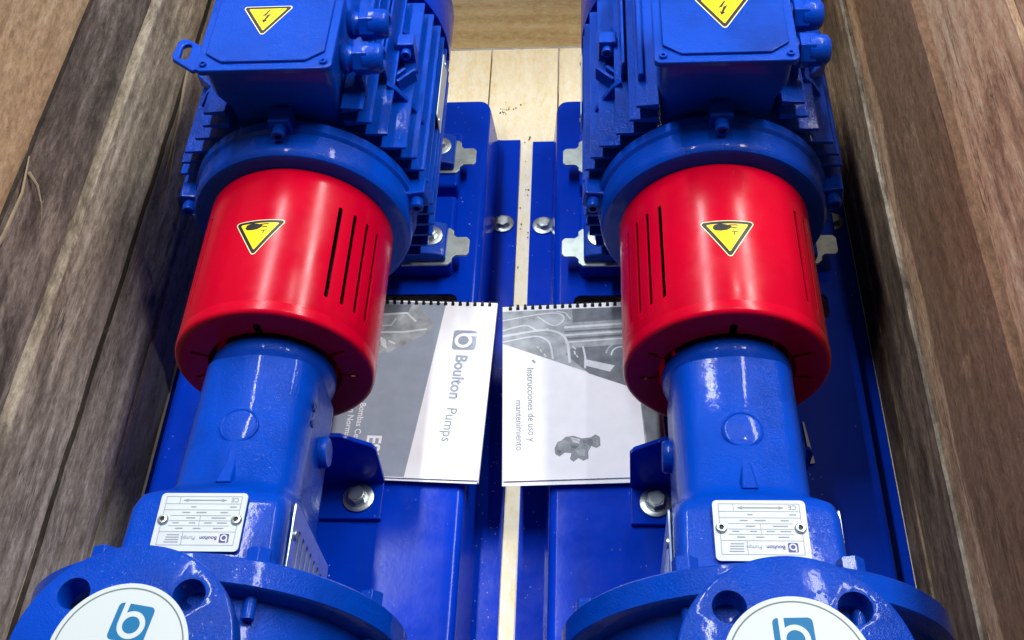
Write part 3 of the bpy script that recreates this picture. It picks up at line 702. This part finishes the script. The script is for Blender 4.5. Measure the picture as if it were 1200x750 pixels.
    bm = bmesh.new(); lathe(bm, [(0, -110), (70, -110), (74, -107), (75, -92), (70, -90), (0, -90)], (0, 0, ZS), 'Y', 64); finish(bm, 'suction_flange', 'cast', U)
    for s in (-1, 1):
        bm = bmesh.new(); box(bm, min(s * 70, s * 140), max(s * 70, s * 140), -35, 15, ZB + .4, 95); box(bm, min(s * 90, s * 102), max(s * 90, s * 102), -30, 10, 94, 190); finish(bm, 'casing_foot', 'cast', U, bevel=2)
    # discharge flange with bolt holes and bore
    bm = bmesh.new(); lathe(bm, [(0, 404), (71, 404), (74, 406), (75, 409), (75, 421.5), (74.2, 424.3), (72.2, 425.6), (0, 425.6)], (0, 0, 0), 'Z', 96)
    fl = finish(bm, 'discharge_flange', 'cast', U)
    c = bmesh.new(); q = 55 * math.cos(R(45))
    for sx in (-1, 1):
        for sy in (-1, 1): lathe(c, [(0, 395), (10.6, 395), (10.6, 424.6), (11.6, 427), (11.6, 440), (0, 440)], (sx * q, sy * q, 0), 'Z', 32)
    cut(fl, [c])
    # round sticker closing the bore
    bm = bmesh.new(); F = frame((0, 0, 425.75), (1, 0, 0), (0, 1, 0))
    rot = R(-9 if side == 'L' else 2); F = F @ Matrix.Rotation(rot, 4, 'Z')
    prism(bm, circ(0, 0, 46, 96), 0, 0.4, 'Z', F, 0)
    ringflat(bm, 0, 0, 42.0, 43.0, 0.5, 1, F, 96)
    s_ = 25; cx_, cy_ = (0, 19.5)
    if side == 'L': cx_ = 2
    logo(bm, cx_, cy_, s_, 0.5, 2, 0, F)
    finish(bm, 'cover_sticker', ['white', 'outline', 'logo'], U, smooth=0)
    return U
LX, LY = -302.94, 235.19; RX, RY = 123.75, 231.16
uL = build_unit('L', LX, LY, 'left blue pump set with red guard and a ring lug on its motor box lid')
uR = build_unit('R', RX, RY, 'right blue pump set with red coupling guard, close to the brown stained crate wall')

# ================================================================ BOOKLETS
def booklet(name, origin, ang, W_, H_, label, side, group):
    """origin: far corner nearest the gap; local x runs away from the gap for R, towards the guard for L (negative)"""
    B = empty('manual_booklet', origin, ang, label, 'booklet', group)
    sx = 1 if side == 'R' else -1
    rnd = random.Random(3)
    def sheet(nm, z, th, dx, dy, drot, mats, par, curl=0.0, mat_fn=None):
        bm = bmesh.new(); nx, ny = 10, 14
        grid = []
        for j in range(ny + 1):
            row = []
            for i in range(nx + 1):
                x = sx * W_ * i / nx; y = -H_ * j / ny
                zz = z + curl * (j / ny) ** 3 * (1 - 0.6 * i / nx)
                xr = x * math.cos(drot) - y * math.sin(drot) + dx; yr = x * math.sin(drot) + y * math.cos(drot) + dy
                row.append((xr, yr, zz))
            grid.append(row)
        top = [[bm.verts.new(p) for p in r] for r in grid]; bot = [[bm.verts.new((p[0], p[1], p[2] - th)) for p in r] for r in grid]
        for j in range(ny):
            for i in range(nx):
                bm.faces.new((top[j][i], top[j][i + 1], top[j + 1][i + 1], top[j + 1][i])); bm.faces.new((bot[j][i], bot[j + 1][i], bot[j + 1][i + 1], bot[j][i + 1]))
        for j in range(ny):
            for i in (0, nx): bm.faces.new((top[j][i], top[j + 1][i], bot[j + 1][i], bot[j][i]))
        for i in range(nx):
            for j in (0, ny): bm.faces.new((top[j][i], top[j][i + 1], bot[j][i + 1], bot[j][i]))
        return finish(bm, nm, mats, par, smooth=60)
    sheet('page_block', 3.2, 3.0, 0, 0, 0, 'paper', B)
    sheet('loose_page', 3.9, 0.25, 0.0, -2.5, R(0.5 * sx), 'paper', B, curl=1.4)
    sheet('loose_page', 4.5, 0.25, 0.0, -4.5 if side == 'R' else -3, R(-0.3), 'paper', B, curl=2.5)
    zc = 5.6
    cov = sheet('cover', zc, 0.4, 0, 0, 0, 'paper', B, curl=3.4)
    # printed art: (x measured from the gap edge, y measured down from the bound edge)
    bm = bmesh.new()
    def zcurl(u, v): return zc + 3.4 * (min(max(v, 0), H_) / H_) ** 3 * (1 - 0.6 * u / W_) + 0.06
    def PP(u, v): return (sx * u, -v)
    MI = {'g': 0, 'd': 1, 'm': 2, 'l': 3, 't': 4, 'p': 5, 'w': 6}
    def poly(pts, lv, mi): flat(bm, [PP(*p) for p in pts], lv * 0.05, MI[mi])
    def strk(pts, wd, lv, mi):
        if len(pts) > 3 and len(pts) < 12:
            q = [pts[0]] + list(pts) + [pts[-1]]; out = []
            for i in range(1, len(q) - 2):
                for k in range(5):
                    t = k / 5; a, b_, c_, d = [Vector(v) for v in q[i - 1:i + 3]]
                    out.append(tuple(0.5 * ((2 * b_) + (c_ - a) * t + (2 * a - 5 * b_ + 4 * c_ - d) * t * t + (3 * b_ - a - 3 * c_ + d) * t ** 3)))
            pts = out + [pts[-1]]
        stroke(bm, [PP(*p) for p in pts], wd, lv * 0.05, MI[mi])
    def arc(cu, cv, r, a0, a1, wd, lv, mi, n=12): strk([(cu + r * math.cos(R(a0 + (a1 - a0) * k / n)), cv + r * math.sin(R(a0 + (a1 - a0) * k / n))) for k in range(n + 1)], wd, lv, mi)
    T0 = 7
    if side == 'R':
        poly([(0, T0), (W_, T0), (W_, H_), (150, H_), (148, 120), (0, 52)], 1, 'm')
        poly([(70, 70), (78, 62), (W_, 58), (W_, H_), (153, H_), (148, 121), (95, 97)], 2, 'd')
        poly([(80, T0), (W_, T0), (W_, 24), (80, 28)], 2, 'd')
        for k, (v0, v1, wd, mi) in enumerate(((33, 30, 3.0, 'l'), (39, 37, 2.6, 'd'), (44, 41, 2.6, 'l'), (49, 46, 3, 'd'), (54, 50, 2.2, 'l'), (28, 26, 2.4, 'm'))):
            strk([(70, v0), (W_, v1)], wd, 3 + k * .3, mi)
        strk([(0, 20), (35, 14), (60, 12), (70, 18), (66, 27), (56, 29), (40, 16)], 1.8, 5, 'l'); strk([(62, 10), (72, 12), (78, 22)], 1.6, 5, 'l')
        strk([(0, 34), (26, 28), (40, 36), (52, 34)], 2.2, 5, 'l'); strk([(0, 42), (40, 36), (56, 37), (68, 44), (73, 56), (74, 72), (74.5, 82)], 3.0, 6, 'l'); strk([(0, 50), (34, 44), (46, 47), (53, 55), (56, 76)], 2.2, 6, 'l')
        strk([(0, 45.5), (38, 40.5), (54, 41.5), (64, 48), (66, 60), (66, 79)], 4.5, 5.5, 'm')
        strk([(90, 60), (92, 76), (91, 90)], 2.2, 5, 'l'); poly([(92, 78), (124, 88), (118, 96), (90, 86)], 6, 'l'); poly([(146, 92), (W_, 90), (W_, 97), (146, 96)], 6, 'l')
        arc(132, 74, 17, 190, 350, 2.2, 5, 'm'); arc(132, 74, 11, 180, 360, 1.6, 5, 'l'); 
        for x, y in ((42, 62), (46, 68), (38, 58), (80, 66), (82, 72), (78, 60)): strk([(x, y), (x + rnd.uniform(1, 4), y + rnd.uniform(2, 6))], 1.6, 6.5, 'l')
        # pump drawing
        O = (54, 189)
        blob = [(0, 2), (4, -7), (9, -9), (14, -14), (24, -15), (33, -11), (44, -12), (50, -16), (55, -12), (55, 0), (50, 3), (44, 0), (40, 8), (40, 17), (34, 20), (28, 16), (22, 21), (18, 17), (20, 9), (12, 8), (6, 13), (1, 10)]
        blob = [(a * 0.88, b_ * 0.88) for a, b_ in blob]; poly([(O[0] + a, O[1] + b_) for a, b_ in blob], 1, 'p')
        for pts, mi in (([(4, -5), (12, -10), (18, -6), (14, 2), (6, 4)], 'm'), ([(20, -13), (31, -10), (30, -4), (22, -6)], 'l'), ([(34, -8), (46, -10), (46, -2), (36, 0)], 'd'), ([(24, 4), (36, 4), (36, 14), (28, 12)], 'm'), ([(20, -2), (30, -1), (28, 4), (20, 5)], 'd'), ([(50, -13), (54, -10), (53, -1), (50, 0)], 'm'), ([(3, 3), (10, 5), (6, 10), (3, 8)], 'd')):
            poly([(O[0] + a * 0.88, O[1] + b_ * 0.88) for a, b_ in pts], 2, mi)
        for a, b_, r_ in ((24, -3, 6), (36, 2, 4.5), (10, 2, 3.5), (50, -8, 3)): arc(O[0] + a * 0.88, O[1] + b_ * 0.88, r_, 0, 360, 0.9, 3, 'm')
        def tx(s, size, u, v, bold, mi, lv=2): text_into(bm, s, size, u, -v, lv * .05, MI[mi], rot=-90, bold=bold)
        text_into(bm, 'Instrucciones de uso y', 10.5, 27, -86, 0.1, MI['p'], rot=-90, bold=0.1, spacing=1.0)
        text_into(bm, 'mantenimiento', 10.5, 14, -128, 0.1, MI['p'], rot=-90, bold=0.1)
        strk([(33, 76), (36, 80)], 2.4, 2, 't')
    else:
        poly([(56, T0), (W_, T0), (W_, H_), (78, H_), (56, T0)], 1, 'g') if False else poly([(60, 2), (W_, 2), (W_, H_ - 1), (78, H_ - 1)], 1, 'g')
        poly([(92, 6), (W_, 6), (W_, 82), (118, 74), (76, 46), (70, 34)], 2, 'm')
        poly([(100, 6), (W_, 6), (W_, 22), (104, 20)], 3, 'd')
        strk([(W_, 24), (104, 18), (92, 30)], 2.6, 4, 'l'); strk([(W_, 48), (104, 45), (78, 40)], 2.4, 4, 'l'); strk([(W_, 40), (120, 36), (116, 26)], 2, 4, 'l')
        poly([(124, 56), (131, 52), (128, 64), (120, 70)], 5, 'l'); poly([(134, 66), (141, 62), (138, 76), (130, 80)], 5, 'l'); strk([(112, 62), (120, 58)], 2.2, 5, 'l')
        cx_, cy_ = 29, -54
        Fm = Matrix.Translation((-cx_ - 4, cy_, 0)) @ Matrix.Rotation(R(-90), 4, 'Z')
        logo(bm, 0, 0, 27, 0.08, MI['g'], MI['w'], Fm)
        flat(bm, circ(0.5, -1.3, 4.0, 20), 0.3, MI['g'], Fm)
        text_into(bm, 'Boulton', 18.5, -40, -74, 0.1, MI['g'], rot=-92, bold=0.55); text_into(bm, 'Pumps', 16.5, -42.5, -144, 0.1, MI['p'], rot=-92, bold=0.1)
        text_into(bm, 'ESN', 22, -124, -182, 0.2, MI['w'], rot=-90, bold=0.5)
        text_into(bm, 'Bombas Centrífugas', 9.5, -139, -142, 0.2, MI['w'], rot=-90, bold=0.12); text_into(bm, 'en Norma', 9.5, -150, -146, 0.2, MI['w'], rot=-90, bold=0.12)
    bmesh.ops.triangulate(bm, faces=[f for f in bm.faces if len(f.verts) > 4])
    for _ in range(3):
        es = [e for e in bm.edges if e.calc_length() > 22]
        if es: bmesh.ops.subdivide_edges(bm, edges=es, cuts=1, use_grid_fill=False)
        bmesh.ops.triangulate(bm, faces=[f for f in bm.faces if len(f.verts) > 4])
    for v in bm.verts: v.co.z += zcurl(abs(v.co.x), -v.co.y)
    finish(bm, 'cover_print', ['cover_grey', 'cover_dark', 'cover_mid', 'cover_light', 'print_grey', 'print_pale', 'paper'], B, smooth=0)
    # wire binding along the far edge: pairs of loops through punched holes
    n = int(W_ / 8.6)
    for k in range(n):
        u = 9 + k * 8.6
        bm = bmesh.new(); rows = []
        for i in range(13):
            t_ = R(-150 + 300 * i / 12); yy = -1.2 + 4.2 * math.cos(t_) ; zz = 2.6 + 4.4 * math.sin(t_)
            rows.append([(sx * u + 1.5 * math.cos(f), yy + 0.9 * math.sin(f) * math.cos(t_), zz + 0.9 * math.sin(f) * math.sin(t_)) for f in [j * math.pi / 3 for j in range(6)]])
        loft(bm, rows); finish(bm, 'binding_loop', 'wire', B)
        bm = bmesh.new(); prism(bm, rrect(sx * u - 2.0, sx * u + 2.0, -5.6, -1.6, 0.6, 2), zc + 0.1, zc + 0.2); finish(bm, 'punched_hole', 'ink', B, smooth=0)
    return B
grp = 'wire bound manuals lying on the blue baseplates'
bL = booklet('L', (-109, 772, 78), math.atan2(-10, 233) * -1 * -1 if False else R(-2.4), 165, 233, 'wire bound manual with white stripe and grey cover on the left baseplate', 'L', grp)
bR = booklet('R', (-103, 766, 78), R(2.6), 170, 228, 'wire bound manual with a pump drawing and pipe photo on the right baseplate', 'R', grp)

# ================================================================ small loose things
# paper sliver lying on the right baseplate beside the bearing frame
bm = bmesh.new()
prism(bm, [(97, 382), (98.5, 382), (104, 333), (99.5, 332)], 80.5, 80.9)
sl = finish(bm, 'paper_scrap', 'white', None, smooth=0); sl.location = (RX * MM, RY * MM, 0)
sl['label'] = 'thin white paper sliver on the right baseplate beside the bearing frame'; sl['category'] = 'paper scrap'
# dust and chips
rnd = random.Random(11)
bm = bmesh.new()
def chip(x, y, z, r):
    a0 = rnd.random() * 6
    vs = [bm.verts.new((x + r * rnd.uniform(.5, 1.2) * math.cos(a0 + k * 2 * math.pi / 5), y + r * rnd.uniform(.5, 1.4) * math.sin(a0 + k * 2 * math.pi / 5), z)) for k in range(5)]
    tp = bm.verts.new((x, y, z + r * 0.5))
    for k in range(5): bm.faces.new((vs[k], vs[(k + 1) % 5], tp))
    bm.faces.new(vs[::-1])
for _ in range(70):
    x = rnd.uniform(177, 203); y = rnd.triangular(60, 880, 150); chip(LX + x, LY + y, 4.05, rnd.uniform(0.3, 0.9))
for _ in range(60):
    chip(LX + rnd.uniform(90, 165), LY + rnd.uniform(100, 880), 77.05, rnd.uniform(0.25, 0.6)); chip(RX - rnd.uniform(60, 165), RY + rnd.uniform(60, 560), 77.05, rnd.uniform(0.25, 0.6))
for _ in range(25): chip(RX - rnd.uniform(177, 203), RY + rnd.uniform(60, 880), 4.05, rnd.uniform(0.3, 0.7))
o = finish(bm, 'dust_specks', 'dust', None, smooth=0, kind='stuff'); o['label'] = 'pale dust specks scattered over the blue baseplates'; o['category'] = 'dust'
bm = bmesh.new()
for cx_, cy_, n, sp in ((-128, 1179, 10, 5), (-118, 1192, 5, 4), (-108, 1196, 3, 8), (-90, 1119, 5, 6), (-90, 1020, 7, 30), (-84, 900, 6, 40), (-94, 700, 4, 60)):
    for _ in range(n):
        chip(min(max(cx_ + rnd.gauss(0, sp * 0.7), -140), -70) if cy_ > 1100 else rnd.uniform(-98, -82), cy_ + rnd.gauss(0, sp), 1.2, rnd.uniform(0.6, 1.6))
o = finish(bm, 'dirt_crumbs', 'dirt', None, smooth=0, kind='stuff'); o['label'] = 'brown dirt crumbs on the pale crate floor between the pumps'; o['category'] = 'dirt'
